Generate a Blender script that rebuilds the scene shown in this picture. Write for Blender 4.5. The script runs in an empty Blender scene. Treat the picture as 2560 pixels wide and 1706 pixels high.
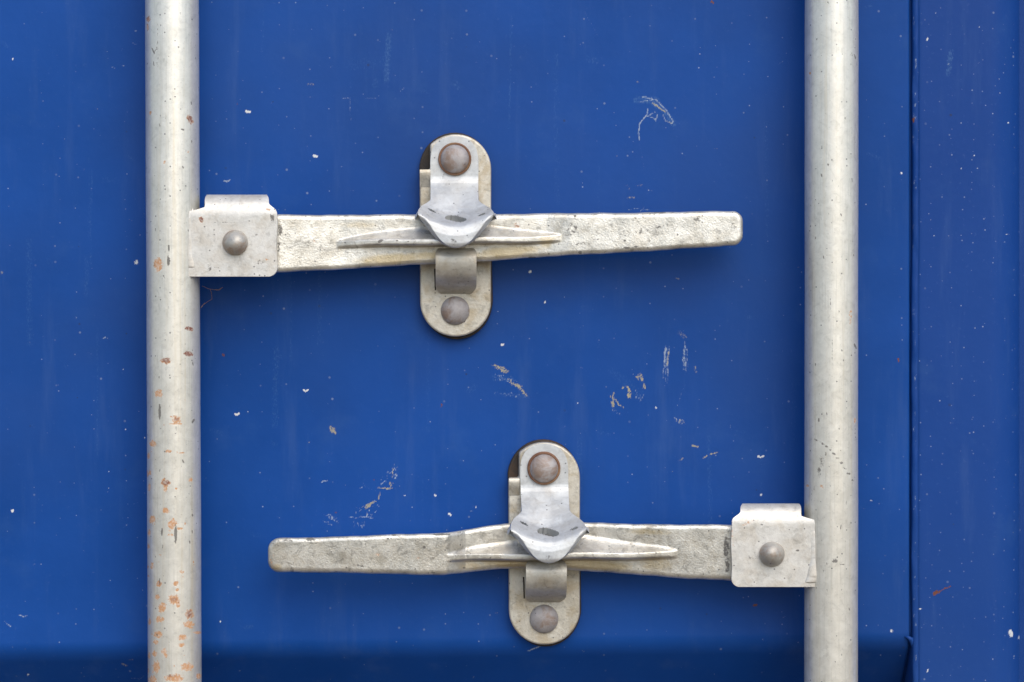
import bpy, bmesh, math, random
import numpy as np
random.seed(7); rng = np.random.default_rng(11)

# ------------------------------------------------------------------ camera, sky, sun, exposure
S = 0.00025          # metres per photo pixel in the door plane
D = 1.5              # camera distance from the door
ZC = 1.25            # camera height above the ground
scene = bpy.context.scene
cam = bpy.data.cameras.new("camera"); cam_o = bpy.data.objects.new("camera", cam)
scene.collection.objects.link(cam_o); scene.camera = cam_o
cam.sensor_width = 36.0; cam.lens = 36.0 * D / (2560 * S)
cam.clip_start = 0.02; cam.clip_end = 2000
cam_o.location = (0, -D, ZC); cam_o.rotation_euler = (math.radians(90), 0, 0)

SUN_ELEV, SUN_AZ = 44.0, 20.0      # soft hazy sun in front of the door, a little to the right
world = bpy.data.worlds.new("World"); scene.world = world; world.use_nodes = True
wn = world.node_tree.nodes; wl = world.node_tree.links
bg = wn["Background"]; sky = wn.new("ShaderNodeTexSky"); sky.sky_type = 'NISHITA'
sky.sun_disc = False; sky.sun_elevation = math.radians(SUN_ELEV); sky.sun_rotation = math.radians(180 - SUN_AZ)
sky.air_density = 1.0; sky.dust_density = 1.5; sky.ozone_density = 1.5
wl.new(sky.outputs[0], bg.inputs[0]); bg.inputs[1].default_value = 0.105
sun = bpy.data.lights.new("sun", 'SUN'); sun.energy = 1.3; sun.angle = math.radians(60); sun.color = (1.0, 0.91, 0.77)
sun_o = bpy.data.objects.new("sun", sun); scene.collection.objects.link(sun_o)
sun_o.rotation_euler = (math.radians(90 - SUN_ELEV), 0, math.radians(SUN_AZ))
scene.view_settings.view_transform = 'Standard'; scene.view_settings.look = 'None'
scene.view_settings.exposure = 0.84; scene.view_settings.gamma = 1.0
try: scene.view_settings.use_curve_mapping = False
except Exception: pass
scene.cycles.use_denoising = True
try: scene.cycles.denoiser = 'OPENIMAGEDENOISE'
except Exception: pass
scene.cycles.max_bounces = 8; scene.cycles.diffuse_bounces = 4; scene.cycles.glossy_bounces = 4

# ------------------------------------------------------------------ helpers
COL = scene.collection
def W(px, py, d):
    """point d millimetres in front of the door whose picture falls at photo pixel px, py"""
    px = np.asarray(px, float); py = np.asarray(py, float); d = np.asarray(d, float)
    d = np.where(d > 10, 10 + (d - 10) * 0.85, d) / 1000.0        # the hardware sits close to the door
    px, py, d = np.broadcast_arrays(px, py, d)
    k = S * (D - d) / D
    return np.stack([(px - 1280) * k, -d, ZC + (853 - py) * k], -1)
def unproject(co):
    k = S * (D + co[:, 1]) / D
    return co[:, 0] / k + 1280, 853 - (co[:, 2] - ZC) / k

def link(name, me, mat, parent=None, off=None, smooth=True):
    if off is not None: me.transform(__import__('mathutils').Matrix.Translation([-v for v in off]))
    if mat: me.materials.append(mat)
    if smooth: me.polygons.foreach_set('use_smooth', [True] * len(me.polygons))
    o = bpy.data.objects.new(name, me); COL.objects.link(o)
    if parent: o.parent = parent
    return o
def mesh(verts, faces):
    me = bpy.data.meshes.new("mesh"); me.from_pydata([tuple(v) for v in np.asarray(verts).reshape(-1, 3)], [], faces); me.update(); return me
def fast_grid(P, keep=None):
    nu, nv = P.shape[:2]
    idx = np.arange(nu * nv).reshape(nu, nv)
    q = np.stack([idx[:-1, :-1], idx[1:, :-1], idx[1:, 1:], idx[:-1, 1:]], -1).reshape(-1, 4)
    if keep is not None: q = q[keep.reshape(-1)]
    me = bpy.data.meshes.new("mesh")
    me.vertices.add(nu * nv); me.vertices.foreach_set('co', P.reshape(-1).astype(np.float32))
    me.loops.add(len(q) * 4); me.loops.foreach_set('vertex_index', q.reshape(-1).astype(np.int32))
    me.polygons.add(len(q)); me.polygons.foreach_set('loop_start', np.arange(0, len(q) * 4, 4, dtype=np.int32))
    try: me.polygons.foreach_set('loop_total', np.full(len(q), 4, dtype=np.int32))
    except Exception: pass
    me.update(calc_edges=True); me.validate(); return me
def slab(F, B):
    """closed solid from a front grid and a back grid of points"""
    nu, nv = F.shape[:2]; n = nu * nv
    idx = np.arange(n).reshape(nu, nv); faces = []
    for i in range(nu - 1):
        for j in range(nv - 1):
            faces.append((idx[i, j], idx[i + 1, j], idx[i + 1, j + 1], idx[i, j + 1]))
            faces.append((n + idx[i, j], n + idx[i, j + 1], n + idx[i + 1, j + 1], n + idx[i + 1, j]))
    ring = [idx[i, 0] for i in range(nu)] + [idx[-1, j] for j in range(1, nv)] + [idx[i, -1] for i in range(nu - 2, -1, -1)] + [idx[0, j] for j in range(nv - 2, 0, -1)]
    for a, b in zip(ring, ring[1:] + ring[:1]): faces.append((b, a, n + a, n + b))
    me = mesh(np.concatenate([F.reshape(-1, 3), B.reshape(-1, 3)]), [tuple(int(x) for x in f) for f in faces])
    bm = bmesh.new(); bm.from_mesh(me); bmesh.ops.recalc_face_normals(bm, faces=bm.faces); bm.to_mesh(me); bm.free(); return me
def prism(poly, d0, d1):
    """plate with outline poly (photo pixels, d1 = front)"""
    n = len(poly); xs = [p[0] for p in poly]; ys = [p[1] for p in poly]
    V = np.concatenate([W(xs, ys, d1), W(xs, ys, d0)])
    me = mesh(V, [tuple(range(n)), tuple(range(2 * n - 1, n - 1, -1))] + [(i, i + n, (i + 1) % n + n, (i + 1) % n) for i in range(n)])
    bm = bmesh.new(); bm.from_mesh(me); bmesh.ops.recalc_face_normals(bm, faces=bm.faces); bm.to_mesh(me); bm.free(); return me
def bevel(o, mm, seg=3):
    m = o.modifiers.new("bevel", 'BEVEL'); m.width = mm / 1000; m.segments = seg; m.limit_method = 'ANGLE'; m.angle_limit = math.radians(40); m.harden_normals = True
def arc(cx, cy, r, a0, a1, n=16, ry=None):
    ry = ry or r
    return [(cx + r * math.cos(math.radians(a0 + (a1 - a0) * i / n)), cy - ry * math.sin(math.radians(a0 + (a1 - a0) * i / n))) for i in range(n + 1)]
def lathe(px, py, prof, n=40):
    """surface of revolution about an axis square to the door; prof = list of (radius px, d mm)"""
    rows = []
    for r, d in prof:
        a = np.linspace(0, 2 * math.pi, n, endpoint=False)
        rows.append(W(px + r * np.cos(a), py - r * np.sin(a), d))
    V = np.array(rows); m = len(prof); faces = []
    for i in range(m - 1):
        for j in range(n):
            k = (j + 1) % n; faces.append((i * n + j, i * n + k, (i + 1) * n + k, (i + 1) * n + j))
    faces.append(tuple(range((m - 1) * n, m * n)))
    me = mesh(V, faces); bm = bmesh.new(); bm.from_mesh(me); bmesh.ops.recalc_face_normals(bm, faces=bm.faces); bm.to_mesh(me); bm.free(); return me
def tube(pts, rad, n=8):
    pts = np.asarray(pts, float); m = len(pts); rad = np.broadcast_to(rad, (m,))
    t = np.gradient(pts, axis=0); t /= np.linalg.norm(t, axis=1)[:, None] + 1e-12
    ref = np.array([0.2, 1, 0.1]); a = np.cross(t, ref); a /= np.linalg.norm(a, axis=1)[:, None] + 1e-12; b = np.cross(t, a)
    an = np.linspace(0, 2 * math.pi, n, endpoint=False)
    V = pts[:, None] + rad[:, None, None] * (np.cos(an)[None, :, None] * a[:, None] + np.sin(an)[None, :, None] * b[:, None])
    faces = [(i * n + j, i * n + (j + 1) % n, (i + 1) * n + (j + 1) % n, (i + 1) * n + j) for i in range(m - 1) for j in range(n)]
    faces += [tuple(range(n))[::-1], tuple(range((m - 1) * n, m * n))]
    return mesh(V.reshape(-1, 3), faces)
def attr(me, name, arr):
    a = me.attributes.new(name, 'FLOAT', 'POINT'); a.data.foreach_set('value', np.ascontiguousarray(arr, dtype=np.float32))
def ell_field(px, py, spots):
    """soft field, >0 inside ellipses (x, y, rx, ry[, angle, strength])"""
    f = np.zeros(len(px))
    for s in spots:
        x, y, rx, ry = s[:4]; rx, ry = rx * 0.88, ry * 0.88; ang = math.radians(s[4]) if len(s) > 4 else 0; st = s[5] if len(s) > 5 else 1
        sel = np.where((abs(px - x) < 2 * (rx + ry)) & (abs(py - y) < 2 * (rx + ry)))[0]
        if len(sel) == 0: continue
        dx = px[sel] - x; dy = py[sel] - y; c, n = math.cos(ang), math.sin(ang)
        e = np.sqrt(((dx * c + dy * n) / rx) ** 2 + ((-dx * n + dy * c) / ry) ** 2)
        f[sel] = np.maximum(f[sel], st * np.clip(1.5 - e, 0, 1))
    return f
def stroke_field(px, py, strokes):
    """strokes: (list of points, half width px, strength)"""
    f = np.zeros(len(px))
    for pts, w, st in strokes:
        for (x0, y0), (x1, y1) in zip(pts, pts[1:]):
            m = 3 * w + 3
            sel = np.where((px > min(x0, x1) - m) & (px < max(x0, x1) + m) & (py > min(y0, y1) - m) & (py < max(y0, y1) + m))[0]
            if len(sel) == 0: continue
            L2 = (x1 - x0) ** 2 + (y1 - y0) ** 2 + 1e-9
            t = np.clip(((px[sel] - x0) * (x1 - x0) + (py[sel] - y0) * (y1 - y0)) / L2, 0, 1)
            e = np.hypot(px[sel] - x0 - t * (x1 - x0), py[sel] - y0 - t * (y1 - y0)) / w
            f[sel] = np.maximum(f[sel], st * np.clip(1.6 - e, 0, 1))
    return f
def empty(name, loc, label, cat, group=None):
    o = bpy.data.objects.new(name, None); COL.objects.link(o); o.location = loc; o.empty_display_size = 0.02
    o['label'] = label; o['category'] = cat
    if group: o['group'] = group
    return o

# ------------------------------------------------------------------ materials
class NT:
    def __init__(s, name):
        s.m = bpy.data.materials.new(name); s.m.use_nodes = True; s.t = s.m.node_tree; s.n = s.t.nodes
        s.b = s.n["Principled BSDF"]
    def node(s, typ, ins=None, **kw):
        n = s.n.new(typ)
        for k, v in kw.items(): setattr(n, k, v)
        for k, v in (ins or {}).items(): s.set(n.inputs[k], v)
        return n
    def set(s, sock, v):
        if isinstance(v, bpy.types.NodeSocket): s.t.links.new(v, sock)
        elif isinstance(v, (tuple, list)) and len(v) == 3 and sock.type == 'RGBA': sock.default_value = (*v, 1)
        else: sock.default_value = v
    def math(s, op, a, b=0.0, c=0.0, clamp=False):
        return s.node('ShaderNodeMath', {0: a, 1: b, 2: c}, operation=op, use_clamp=clamp).outputs[0]
    def mix(s, f, a, b, mode='MIX'):
        n = s.node('ShaderNodeMix', data_type='RGBA', blend_type=mode, clamp_factor=True)
        s.set(n.inputs[0], f); s.set(n.inputs[6], a); s.set(n.inputs[7], b); return n.outputs[2]
    def step(s, v, lo, hi, a=0.0, b=1.0):
        return s.node('ShaderNodeMapRange', {0: v, 1: lo, 2: hi, 3: a, 4: b}, clamp=True, interpolation_type='SMOOTHSTEP').outputs[0]
    def noise(s, vec, scale, detail=4, rough=0.55, dist=0.0):
        return s.node('ShaderNodeTexNoise', {'Vector': vec, 'Scale': scale, 'Detail': detail, 'Roughness': rough, 'Distortion': dist}).outputs[0]
    def coords(s, rnd=True):
        tc = s.node('ShaderNodeTexCoord').outputs['Object']
        if not rnd: return tc
        r = s.node('ShaderNodeObjectInfo').outputs['Random']
        return s.node('ShaderNodeVectorMath', {0: tc, 1: s.node('ShaderNodeCombineXYZ', {0: r, 1: s.math('MULTIPLY', r, 3.7), 2: s.math('MULTIPLY', r, 7.3)}).outputs[0]}, operation='ADD').outputs[0]
    def scaled(s, vec, v):
        return s.node('ShaderNodeVectorMath', {0: vec, 1: v}, operation='MULTIPLY').outputs[0]
    def att(s, name): return s.node('ShaderNodeAttribute', attribute_name=name).outputs['Fac']

def metal(name, ca, cb, streak=False, lump=0.7, grime=0.0, bump=0.25, metallic=0.45, rough=0.45, dirt=0.25, dirt_col=(0.36, 0.25, 0.11), pits=0.35, grain=700.0):
    t = NT(name); v = t.coords()
    big = t.noise(v, 55, 5, 0.6); mid = t.noise(v, 190, 5, 0.65, 0.8); fine = t.noise(v, grain, 4, 0.6); brk = t.noise(v, 520, 4, 0.7)
    col = t.mix(t.step(big, 0.35, 0.65), ca, cb)
    # mottled pale and grey bloom of weathered zinc
    col = t.mix(t.step(mid, 0.42, 0.72, 0, 0.5), col, tuple(min(1, c * 1.18) for c in ca))
    col = t.mix(t.step(mid, 0.44, 0.28, 0, 0.35), col, tuple(c * 0.62 for c in cb))
    if streak:
        st = t.noise(t.scaled(v, (1, 1, 0.03)), 900, 3, 0.6); st2 = t.noise(t.scaled(v, (1, 1, 0.015)), 260, 4, 0.6)
        col = t.mix(t.step(st, 0.5, 0.75, 0, 0.35), col, tuple(c * 0.66 for c in cb))
        col = t.mix(t.step(st2, 0.52, 0.75, 0, 0.40), col, (0.60, 0.50, 0.33))
    col = t.mix(t.math('MULTIPLY', t.step(t.noise(v, 85, 6, 0.65, 0.4), 0.44, 0.64), dirt), col, dirt_col)
    col = t.mix(t.math('MULTIPLY', t.step(fine, 0.60, 0.74), pits), col, (0.11, 0.10, 0.09))
    if grime:
        gm = t.noise(v, 130, 6, 0.7, 1.2)
        col = t.mix(t.math('MULTIPLY', t.step(gm, 0.53, 0.68), grime), col, (0.17, 0.16, 0.145))
    dk = t.node('ShaderNodeTexVoronoi', {'Vector': v, 'Scale': 330.0}, feature='F1')
    sp = t.math('MULTIPLY', t.step(dk.outputs['Distance'], 0.20, 0.11), t.math('LESS_THAN', t.node('ShaderNodeSeparateColor', {0: dk.outputs['Color']}).outputs[0], 0.16))
    col = t.mix(t.math('MULTIPLY', sp, 0.75), col, (0.06, 0.06, 0.07))
    sa = t.att('yellow_patch'); col = t.mix(t.math('MULTIPLY', t.step(t.math('ADD', sa, t.math('MULTIPLY', t.math('SUBTRACT', mid, 0.5), t.step(sa, 0.0, 0.3))), 0.1, 0.9), 0.6), col, (0.46, 0.34, 0.14))  # yellow tint in soft-edged patches, mostly along the lower half of the levers
    rn = t.math('MULTIPLY', t.math('SUBTRACT', brk, 0.5), 1.7)
    ru = t.att('rust'); rf = t.step(t.math('ADD', ru, t.math('MULTIPLY', rn, t.step(ru, 0.0, 0.25))), 0.38, 0.62)
    rcol = t.mix(t.step(t.math('ADD', t.att('rust_dark'), t.math('MULTIPLY', rn, 0.45)), 0.25, 0.8), (0.50, 0.25, 0.11), (0.17, 0.045, 0.02))
    col = t.mix(t.math('MULTIPLY', rf, t.step(t.noise(v, 800, 3, 0.6), 0.30, 0.60, 0.45, 0.95)), col, rcol)
    so = t.math('MULTIPLY', t.att('soot'), 1.15); sf = t.step(t.math('ADD', so, t.math('MULTIPLY', rn, t.step(so, 0.0, 0.3))), 0.40, 0.66)
    col = t.mix(t.math('MULTIPLY', sf, 0.8), col, (0.055, 0.05, 0.045))
    t.set(t.b.inputs['Base Color'], col)
    cover = t.math('MAXIMUM', rf, sf)
    t.set(t.b.inputs['Metallic'], t.math('MULTIPLY', t.math('SUBTRACT', 1.0, cover), metallic))
    t.set(t.b.inputs['Roughness'], t.math('ADD', rough - 0.08, t.math('MULTIPLY', mid, 0.22)))
    h = t.math('ADD', t.math('MULTIPLY', mid, lump), t.math('MULTIPLY', fine, 0.45))
    if streak: h = t.math('ADD', h, t.math('MULTIPLY', st, 0.25))
    h = t.math('SUBTRACT', h, t.math('MULTIPLY', rf, 0.2))
    bp = t.node('ShaderNodeBump', {'Strength': bump, 'Distance': 0.0012, 'Height': h})
    t.set(t.b.inputs['Normal'], bp.outputs[0]); return t.m

def paint(name, dot_scale, dot_share, dot_r, pa, pb):
    t = NT(name); v = t.coords(False)
    xyz = t.node('ShaderNodeSeparateXYZ', {0: v}); v2 = t.node('ShaderNodeCombineXYZ', {0: xyz.outputs[0], 1: xyz.outputs[2], 2: 0.0}).outputs[0]
    cloud = t.noise(v, 9, 4, 0.6); fine = t.noise(v, 420, 3, 0.6); brk = t.noise(t.scaled(v, (1, 1, 0.55)), 1000, 4, 0.75)
    col = t.mix(t.step(t.math('ADD', t.math('MULTIPLY', cloud, 0.45), t.math('MULTIPLY', t.noise(v, 3.3, 3, 0.5), 0.55)), 0.36, 0.64), pa, pb)
    col = t.mix(t.step(t.noise(v, 2.6, 4, 0.6), 0.46, 0.66, 0, 0.7), col, (0.014, 0.056, 0.225))
    col = t.mix(t.step(t.noise(v, 24, 5, 0.65), 0.55, 0.75, 0, 0.16), col, (0.045, 0.115, 0.29))
    col = t.mix(t.step(t.noise(t.scaled(v, (1, 1, 0.12)), 60, 5, 0.65), 0.52, 0.75, 0, 0.12), col, (0.10, 0.17, 0.34))
    col = t.mix(t.step(fine, 0.62, 0.75, 0, 0.10), col, (0.12, 0.19, 0.36))
    def dots(scale, share, rad, strength):
        vo = t.node('ShaderNodeTexVoronoi', {'Vector': v2, 'Scale': scale}, feature='F1', voronoi_dimensions='2D')
        c = t.node('ShaderNodeSeparateColor', {0: vo.outputs['Color']})
        r = t.math('MULTIPLY', t.math('ADD', 0.55, c.outputs[1]), rad * scale)
        q = t.step(t.math('DIVIDE', vo.outputs['Distance'], r), 1.0, 0.6)
        keep = t.math('LESS_THAN', c.outputs[0], share)
        return t.math('MULTIPLY', t.math('MULTIPLY', q, keep), t.math('ADD', 0.25 * strength, t.math('MULTIPLY', c.outputs[2], 0.75 * strength)))
    dens = t.step(t.noise(v, 13, 3, 0.6), 0.40, 0.62, 0.35, 1.0)
    col = t.mix(t.math('MULTIPLY', dots(dot_scale, dot_share, dot_r, 0.4), dens), col, (0.75, 0.80, 0.88))
    col = t.mix(dots(70.0, 0.16, 0.0006, 0.35), col, (0.35, 0.40, 0.50))
    col = t.mix(dots(33.0, 0.10, 0.0007, 0.6), col, (0.03, 0.035, 0.05))
    rn = t.math('MULTIPLY', t.math('SUBTRACT', brk, 0.5), 2.4)
    def mark(a, colr, lo, hi, f, col):
        s = t.att(a); m = t.step(t.math('ADD', s, t.math('MULTIPLY', rn, t.step(s, 0.0, 0.3))), lo, hi)
        return t.mix(t.math('MULTIPLY', m, f), col, colr)
    col = mark('haze_mark', (0.12, 0.25, 0.42), 0.2, 1.0, 0.35, col)
    col = mark('pale', (0.40, 0.47, 0.55), 0.30, 1.0, 0.7, col)
    col = mark('tan', (0.42, 0.37, 0.21), 0.40, 0.95, 0.8, col)
    col = mark('white', (0.68, 0.70, 0.70), 0.38, 0.75, 0.9, col)
    col = mark('rust', (0.17, 0.06, 0.02), 0.35, 0.6, 0.9, col)
    t.set(t.b.inputs['Base Color'], col)
    t.set(t.b.inputs['Roughness'], t.math('ADD', 0.24, t.math('MULTIPLY', cloud, 0.30)))
    t.set(t.b.inputs['Specular IOR Level'], 0.13)
    h = t.math('ADD', t.math('MULTIPLY', t.noise(v, 150, 3, 0.5), 1.0), t.math('MULTIPLY', fine, 0.3))
    bp = t.node('ShaderNodeBump', {'Strength': 0.16, 'Distance': 0.0006, 'Height': h}); t.set(t.b.inputs['Normal'], bp.outputs[0])
    return t.m

M_ROD = metal('galvanised_rod', (0.73, 0.715, 0.66), (0.67, 0.66, 0.61), streak=True, lump=0.4, bump=0.12, metallic=0.52, rough=0.31, dirt=0.05, grime=0.15, pits=0.25)
M_BRKT = metal('galvanised_bracket', (0.66, 0.65, 0.62), (0.58, 0.57, 0.54), lump=0.3, bump=0.20, metallic=0.45, rough=0.42, grime=0.28, dirt=0.20, pits=0.25)
M_CAST = metal('forged_zinc', (0.74, 0.72, 0.66), (0.51, 0.50, 0.46), lump=0.35, bump=0.42, metallic=0.68, rough=0.37, grime=0.6, dirt=0.26, dirt_col=(0.34, 0.27, 0.16), pits=0.45, grain=900.0)
M_PLATE = metal('stained_zinc_plate', (0.60, 0.57, 0.50), (0.50, 0.47, 0.40), lump=0.35, grime=0.45, bump=0.40, metallic=0.45, rough=0.44, dirt=0.5, dirt_col=(0.38, 0.28, 0.14), pits=0.45)
M_HOOK = metal('worn_hook_zinc', (0.56, 0.54, 0.48), (0.46, 0.44, 0.39), lump=0.35, bump=0.30, grime=0.4, metallic=0.40, rough=0.46, dirt=0.30, dirt_col=(0.36, 0.26, 0.13), pits=0.35)
M_CATCH = metal('clean_zinc', (0.57, 0.59, 0.60), (0.47, 0.49, 0.51), lump=0.3, grime=0.22, bump=0.20, metallic=0.40, rough=0.44, dirt=0.10, pits=0.22)
M_RIVET = metal('grey_rivet', (0.38, 0.36, 0.36), (0.30, 0.28, 0.28), lump=0.4, bump=0.45, metallic=0.25, rough=0.58, dirt=0.65, dirt_col=(0.22, 0.12, 0.06), pits=0.3)
M_PIN = metal('pin_steel', (0.44, 0.43, 0.40), (0.36, 0.34, 0.31), lump=0.4, bump=0.35, metallic=0.45, rough=0.46, dirt=0.65, dirt_col=(0.28, 0.14, 0.06), pits=0.3)
M_RUST = metal('rusted_ring', (0.13, 0.055, 0.03), (0.22, 0.12, 0.075), bump=0.6, metallic=0.0, rough=0.75, dirt=0.3, pits=0.3)
M_BACK = metal('dark_backing', (0.028, 0.02, 0.014), (0.016, 0.013, 0.012), bump=0.4, metallic=0.0, rough=0.7, dirt=0.25, dirt_col=(0.13, 0.06, 0.02), pits=0.2)
M_PANEL = paint('blue_door_paint', 95.0, 0.20, 0.00036, (0.0038, 0.050, 0.240), (0.0085, 0.068, 0.310))
M_POST = paint('blue_frame_paint', 150.0, 0.36, 0.00036, (0.0065, 0.046, 0.225), (0.0100, 0.055, 0.250))
def flat(name, col, rough=0.8):
    t = NT(name); v = t.coords(); t.set(t.b.inputs['Base Color'], t.mix(t.step(t.noise(v, 3.0, 6, 0.7), 0.3, 0.7), tuple(c * 0.8 for c in col), tuple(min(1, c * 1.15) for c in col)))
    t.set(t.b.inputs['Roughness'], rough); return t.m
M_GROUND = flat('pale_gravel', (0.20, 0.155, 0.10), 0.95)
M_WEB = flat('cobweb_thread', (0.34, 0.20, 0.12), 0.7)

# ------------------------------------------------------------------ ground
g = mesh([(-150, -150, 0), (150, -150, 0), (150, 150, 0), (-150, 150, 0)], [(0, 1, 2, 3)])
go = link('ground', g, M_GROUND, smooth=False); go['kind'] = 'structure'

# ------------------------------------------------------------------ container: door panel, door frame, seam, body
box = empty('shipping_container', (0, 0, 0), 'blue painted steel container door wall carrying the two grey locking bars', 'container')

# door panel -- profile across its height (raised face, slanting bends to the recesses)
FOOT = 1620.0
def panel_depth(py, px):
    """mm in front of the door plane"""
    foot = FOOT + 14 * np.clip((1200 - px) / 1200, -1, 1)
    r = 27.0
    def bend(x):                       # softened ramp: 0 for x<-r, x for x>r  (px)
        return np.where(x < -r, 0, np.where(x > r, x, (x + r) ** 2 / (4 * r)))
    low = bend(py - foot); low = np.minimum(low, 150 + 0 * low)
    hi = bend(-70 - py); hi = np.minimum(hi, 150 + 0 * hi)
    return -0.25 * 1.0 * (low + hi)
xs = np.concatenate([np.linspace(-1500, -60, 24), np.arange(-40, 2266, 3.0), [2268, 2270, 2272, 2273.2, 2274, 2274.5, 2277, 2281]])
ys = np.concatenate([np.linspace(-3100, -400, 16), np.arange(-300, -20, 10.0), np.arange(-15, 1725, 3.0), np.arange(1730, 2000, 10.0), np.linspace(2050, 5300, 16)])
X, Y = np.meshgrid(xs, ys, indexing='ij')
Dp = panel_depth(Y, X)
Dp += 0.22 * np.sin(X / 310 + 0.6) * np.sin(Y / 420 + 1.0) + 0.12 * np.sin(X / 130 + Y / 260)     # oil-canning of thin sheet
edge = np.clip((X - 2267) / 7.0, 0, 1); Dp -= 1.2 * (1 - np.sqrt(1 - np.clip(edge, 0, 0.999) ** 2))
Dp = np.where(X > 2274.2, Dp - 3.5, Dp)
P = np.stack([(X - 1280) * S, -Dp / 1000, ZC + (853 - Y) * S], -1)
P[:, :, 2] = np.maximum(P[:, :, 2], 0.12)
pm = fast_grid(P[:, ::-1])
co = np.empty(len(pm.vertices) * 3, np.float32); pm.vertices.foreach_get('co', co); co = co.reshape(-1, 3).astype(float)
px, py = unproject(co)
R = random.Random(3)
pale, tan, white, rust, haze = [], [], [], [], []
# feather-shaped scuff, upper right
haze += [([(1590, 250), (1640, 252)], 9, 0.5), ([(1610, 245), (1660, 275), (1685, 310)], 7, 0.55)]
pale += [([(1605, 242), (1640, 250), (1665, 275), (1680, 300), (1683, 308)], 1.6, 0.9), ([(1600, 256), (1625, 250), (1650, 268)], 1.5, 0.7),
         ([(1620, 272), (1617, 288), (1600, 308), (1596, 330), (1599, 350)], 1.7, 0.9), ([(1617, 290), (1635, 296), (1640, 302), (1643, 288)], 1.6, 0.8),
         ([(1657, 288), (1664, 302), (1680, 310)], 1.5, 0.8), ([(1599, 352), (1606, 400), (1612, 440)], 3, 0.25), ([(1620, 290), (1640, 280)], 3, 0.45)]
tan += [([(1632, 258), (1648, 270), (1663, 280)], 2.2, 0.9), ([(1665, 303), (1680, 309)], 2, 0.7)]
# tan scrapes in the middle: clusters of short scrapes along each smear
def scuff(dst, path, width, n, ang, lmin=4, lmax=13, lo=0.55, hi=0.95):
    path = np.array(path, float); t = np.linspace(0, 1, len(path))
    for k in range(n):
        q = R.random(); x = np.interp(q, t, path[:, 0]) + R.gauss(0, width * 0.45); y = np.interp(q, t, path[:, 1]) + R.gauss(0, width * 0.45)
        a = math.radians(R.gauss(ang, 14)); L = R.uniform(lmin, lmax) / 2
        dst.append(([(x - L * math.cos(a), y - L * math.sin(a)), (x + L * math.cos(a), y + L * math.sin(a))], R.uniform(0.9, 2.0), R.uniform(lo, hi)))
scuff(tan, [(1234, 913), (1252, 919), (1268, 934)], 7, 26, 25); scuff(tan, [(1273, 950), (1288, 962), (1300, 970)], 7, 22, 35); scuff(tan, [(1306, 976), (1312, 984), (1322, 991)], 4, 12, 45, 3, 9)
scuff(tan, [(1529, 986), (1531, 1000), (1533, 1018)], 6, 24, 85); scuff(tan, [(1543, 1005), (1554, 1018)], 5, 10, 50, 3, 9)
scuff(tan, [(1556, 968), (1573, 971), (1574, 984), (1571, 996)], 4, 18, 60, 4, 11, 0.7, 1.0); scuff(tan, [(1592, 950), (1601, 940), (1608, 957), (1612, 970)], 4, 20, 70, 4, 11, 0.7, 1.0)
scuff(pale, [(1240, 945), (1285, 950)], 9, 16, 4, 10, 26, 0.3, 0.5); scuff(pale, [(1240, 985), (1320, 990)], 7, 14, 4, 10, 30, 0.25, 0.45); scuff(pale, [(1530, 1020), (1555, 1035)], 8, 12, 40, 4, 12, 0.3, 0.5)
scuff(pale, [(1590, 985), (1610, 1000)], 12, 14, 60, 3, 9, 0.3, 0.6); scuff(pale, [(1690, 1048), (1708, 1058)], 9, 14, 45, 4, 12, 0.35, 0.65)
haze += [([(1235, 945), (1280, 948)], 8, 0.4), ([(1240, 985), (1320, 992)], 6, 0.3), ([(1530, 930), (1600, 985)], 14, 0.25)]
for k in range(9):
    x = 1660 + R.uniform(0, 18); y = 860 + R.uniform(0, 20); pale.append(([(x, y), (x - R.uniform(0, 10), y + R.uniform(50, 95))], 1.2, R.uniform(0.5, 0.9)))
for k in range(8):
    x = 1708 + R.uniform(0, 16); y = 850 + R.uniform(0, 30); pale.append(([(x, y), (x + R.uniform(-6, 2), y + R.uniform(40, 75))], 1.2, R.uniform(0.4, 0.8)))
tan += [([(1672, 880), (1668, 912)], 2.4, 0.7), ([(1700, 832), (1712, 842)], 6, 0.5), ([(1738, 918), (1740, 930)], 3, 0.6), ([(1732, 1115), (1744, 1117)], 3, 0.8),
        ([(1697, 1152), (1708, 1146)], 3, 0.55), ([(1757, 1146), (1768, 1140)], 2.5, 0.7), ([(1776, 1136), (1795, 1131)], 2, 0.8), ([(1693, 1052), (1706, 1056)], 5, 0.5),
        ([(1606, 463), (1590, 465)], 2, 0.5), ([(1570, 495), (1585, 494)], 3, 0.6), ([(1565, 460), (1572, 472)], 3, 0.45), ([(1592, 204), (1598, 206)], 2.5, 0.6),
        ([(1690, 697), (1698, 698)], 2.5, 0.7), ([(832, 1075)] * 2, 9, 0.62), ([(826, 1068), (838, 1082)], 4, 0.8)]
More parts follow.
